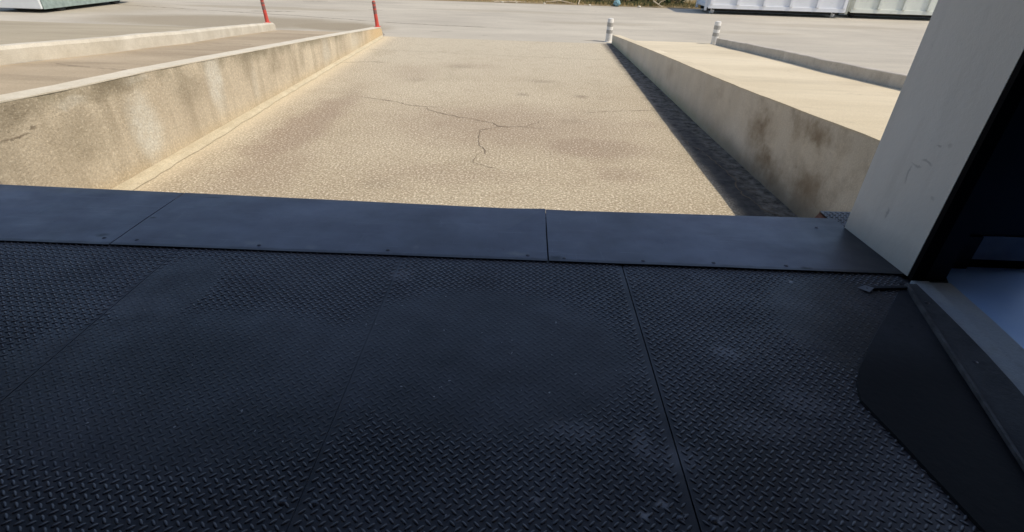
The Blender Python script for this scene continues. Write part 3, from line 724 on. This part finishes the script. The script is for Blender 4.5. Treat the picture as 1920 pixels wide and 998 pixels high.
bush(4.1, 34.0, .6, .5, 1.0, M['leaf3'], 'brown purplish twiggy bush on the verge left of the dark ones')
bush(5.9, 34.1, 1.0, .7, 1.3, M['leaf'], 'dark green bush in the middle of the verge behind the teal bag')
bush(8.5, 33.9, .9, .6, 1.3, M['leaf'], 'dark green bush nearest the white container')
bush(7.2, 34.6, .8, .6, .8, M['leaf2'], 'low olive green bush between the two dark bushes')
for pts, lab in (([(1.1, 33.1, G0+.10), (1.9, 33.05, G0+.2), (2.7, 33.0, G0+.08)], 'long pale dry branch lying on the verge'),
                 ([(2.95, 32.95, G0+.04), (3.05, 33.2, G0+.32), (3.3, 33.3, G0+.45)], 'short forked pale branch standing up from the verge'),
                 ([(7.2, 33.0, G0+.35), (7.5, 32.9, G0+.18), (7.75, 32.8, G0+.05)], 'pale stick leaning down near the container'),
                 ([(-1.9, 33.0, G0+.05), (-.7, 33.0, G0+.08), (.2, 33.1, G0+.06)], 'thin pale branch lying furthest left on the verge')):
    mb = MB(); mb.tube(pts, [.035, .028, .012], 7); m0 = Vector(pts[1]); mb.tube([m0, m0+Vector((.15, .05, .16)), m0+Vector((.4, .1, .2))], [.02, .015, .006], 6)
    tag(mb.build('dry_branch', M['wood'], ang=60), lab, 'branch', 'dry branches on the verge')
for x, y, s in ((-1.4, 32.98, .09), (-.6, 33.0, .07), (1.0, 32.95, .08), (3.6, 32.8, .08), (6.4, 32.7, .10)):
    bm = bmesh.new(); bmesh.ops.create_icosphere(bm, subdivisions=2, radius=s)
    for v in bm.verts: v.co *= random.uniform(.8, 1.1); v.co.z *= .6
    me = bpy.data.meshes.new('stone'); bm.to_mesh(me); bm.free(); o = link('stone', me, [M['kerb']]); o.location = (x, y, G0+s*.4)
    tag(o, 'pale stone lying at the edge of the far verge', 'stone', 'pale stones at the road edge')
bm = bmesh.new(); bmesh.ops.create_icosphere(bm, subdivisions=3, radius=.22)
for v in bm.verts: v.co *= random.uniform(.78, 1.08); v.co.z *= .8
me = bpy.data.meshes.new('plastic_bag'); bm.to_mesh(me); bm.free(); o = link('plastic_bag', me, [M['bag']]); o.location = (5.15, 32.95, G0+.17)
tag(o, 'crumpled teal plastic bag at the foot of the dark bush', 'bag')

# ------------------------------------------------------------------ white van, rear corner in the top left
p = thing('parked_van', (-19.55, 21.5, G0), 'white van parked in the yard at the top left, only its lower body showing', 'van')
W, L = 1.96, 5.0
prof = [(0, .24), (-.05, .5), (-.03, .75), (.0, 1.1), (.12, 1.95), (.22, 2.02), (3.1, 2.0), (3.4, 1.9), (4.05, 1.25), (4.85, 1.02), (4.98, .8), (5.0, .30)]
mb = MB(); rings = []
for x, k in ((-W/2, .965), (-W/2+.05, 1), (W/2-.05, 1), (W/2, .965)):
    rings.append([(x, y*(1 if abs(x) < W/2 else .985)+(.03 if abs(x) == W/2 else 0), (.24+(z-.24)*k)) for y, z in prof])
mb.loft(rings); mb.build('body', M['van_w'], p, ang=35)
for s in (-1, 1):
    mb = MB(); mb.box(s*W/2-.03 if s > 0 else -W/2-.015, s*W/2+.015 if s > 0 else -W/2+.03, -.05, 4.7, .13, .56, .01); mb.build('sill', M['van_d'], p)
    mb = MB(); x = s*(W/2+.004); mb.poly([(x, .45, 1.2), (x, 1.7, 1.2), (x, 1.7, 1.72), (x, .5, 1.72)]); mb.build('window', M['glass'], p)
    mb = MB(); mb.poly([(x, 2.5, 1.15), (x, 3.75, 1.15), (x, 3.3, 1.72), (x, 2.5, 1.75)]); mb.build('window', M['glass'], p)
    mb = MB(); mb.box(s*W/2-.1*(s > 0), s*W/2+.1*(s < 0), -.05, .04, .85, 1.4, .01); mb.build('tail_lamp', M['lamp'], p)
    mb = MB(); mb.box(min(s*.6, s*.9), max(s*.6, s*.9), 4.93, 5.01, .68, .85, .02); mb.build('headlight', M['clear'], p)
    for yy in (.85, 4.05):
        mb = MB(); mb.lathe([(.2, -.11), (.32, -.11), (.345, -.08), (.345, .08), (.32, .11), (.2, .11)], c=(s*(W/2-.14), yy, .345), axis='X', seg=28)
        w = mb.build('wheel', M['tyre'], p, ang=40)
        mb = MB(); mb.lathe([(.02, -.10), (.2, -.10), (.205, 0), (.2, .10), (.09, .085), (.02, .10)], c=(s*(W/2-.14), yy, .345), axis='X', seg=24)
        mb.build('rim', M['rim'], w, ang=40)
mb = MB(); mb.box(-W/2+.02, W/2-.02, -.14, -.055, .14, .52, .03); mb.build('bumper', M['van_w'], p)
mb = MB(); mb.box(-W/2+.02, W/2-.02, 4.95, 5.1, .30, .60, .03); mb.build('bumper', M['van_d'], p)
mb = MB(); mb.box(-W/2+.12, W/2-.12, .1, 4.9, .24, .415); mb.build('underbody', M['dark_steel'], p)

# ------------------------------------------------------------------ light
w = bpy.data.worlds.new('World'); S.world = w; w.use_nodes = True
nt = w.node_tree; sky = nt.nodes.new('ShaderNodeTexSky'); sky.sky_type = 'NISHITA'; sky.sun_disc = False
EL, AZ = R(55.5), R(108)
sky.sun_elevation = EL; sky.sun_rotation = AZ; sky.air_density = 1.0; sky.dust_density = 1.5
nt.links.new(sky.outputs[0], nt.nodes['Background'].inputs[0]); nt.nodes['Background'].inputs[1].default_value = .15
ld = bpy.data.lights.new('sun', 'SUN'); ld.energy = 3.0; ld.angle = R(.5); ld.color = (1, .905, .74)
lo = bpy.data.objects.new('sun', ld); C.objects.link(lo)
d = Vector((math.cos(EL)*math.sin(AZ), math.cos(EL)*math.cos(AZ), math.sin(EL)))
lo.rotation_euler = d.to_track_quat('Z', 'Y').to_euler(); lo.location = d*30

# ------------------------------------------------------------------ camera
cam = bpy.data.cameras.new('camera'); co = bpy.data.objects.new('camera', cam); C.objects.link(co); S.camera = co
P_, R_, Y_ = .5504886, -.031848, -.0113323
fw = Vector((math.sin(Y_)*math.cos(P_), math.cos(Y_)*math.cos(P_), -math.sin(P_))); r0 = Vector((math.cos(Y_), -math.sin(Y_), 0)); d0 = fw.cross(r0)
rr = r0*math.cos(R_) + d0*math.sin(R_); dd = -r0*math.sin(R_) + d0*math.cos(R_)
m = Matrix((rr, -dd, -fw)).transposed().to_4x4(); m.translation = (0, 0, 1.5); co.matrix_world = m
cam.sensor_width = 36; cam.lens = 958.67/1920*36; cam.clip_end = 3000; cam.clip_start = .02
S.view_settings.view_transform = 'Standard'; S.view_settings.look = 'None'; S.view_settings.exposure = 0; S.view_settings.gamma = 1
S.render.engine = 'CYCLES'
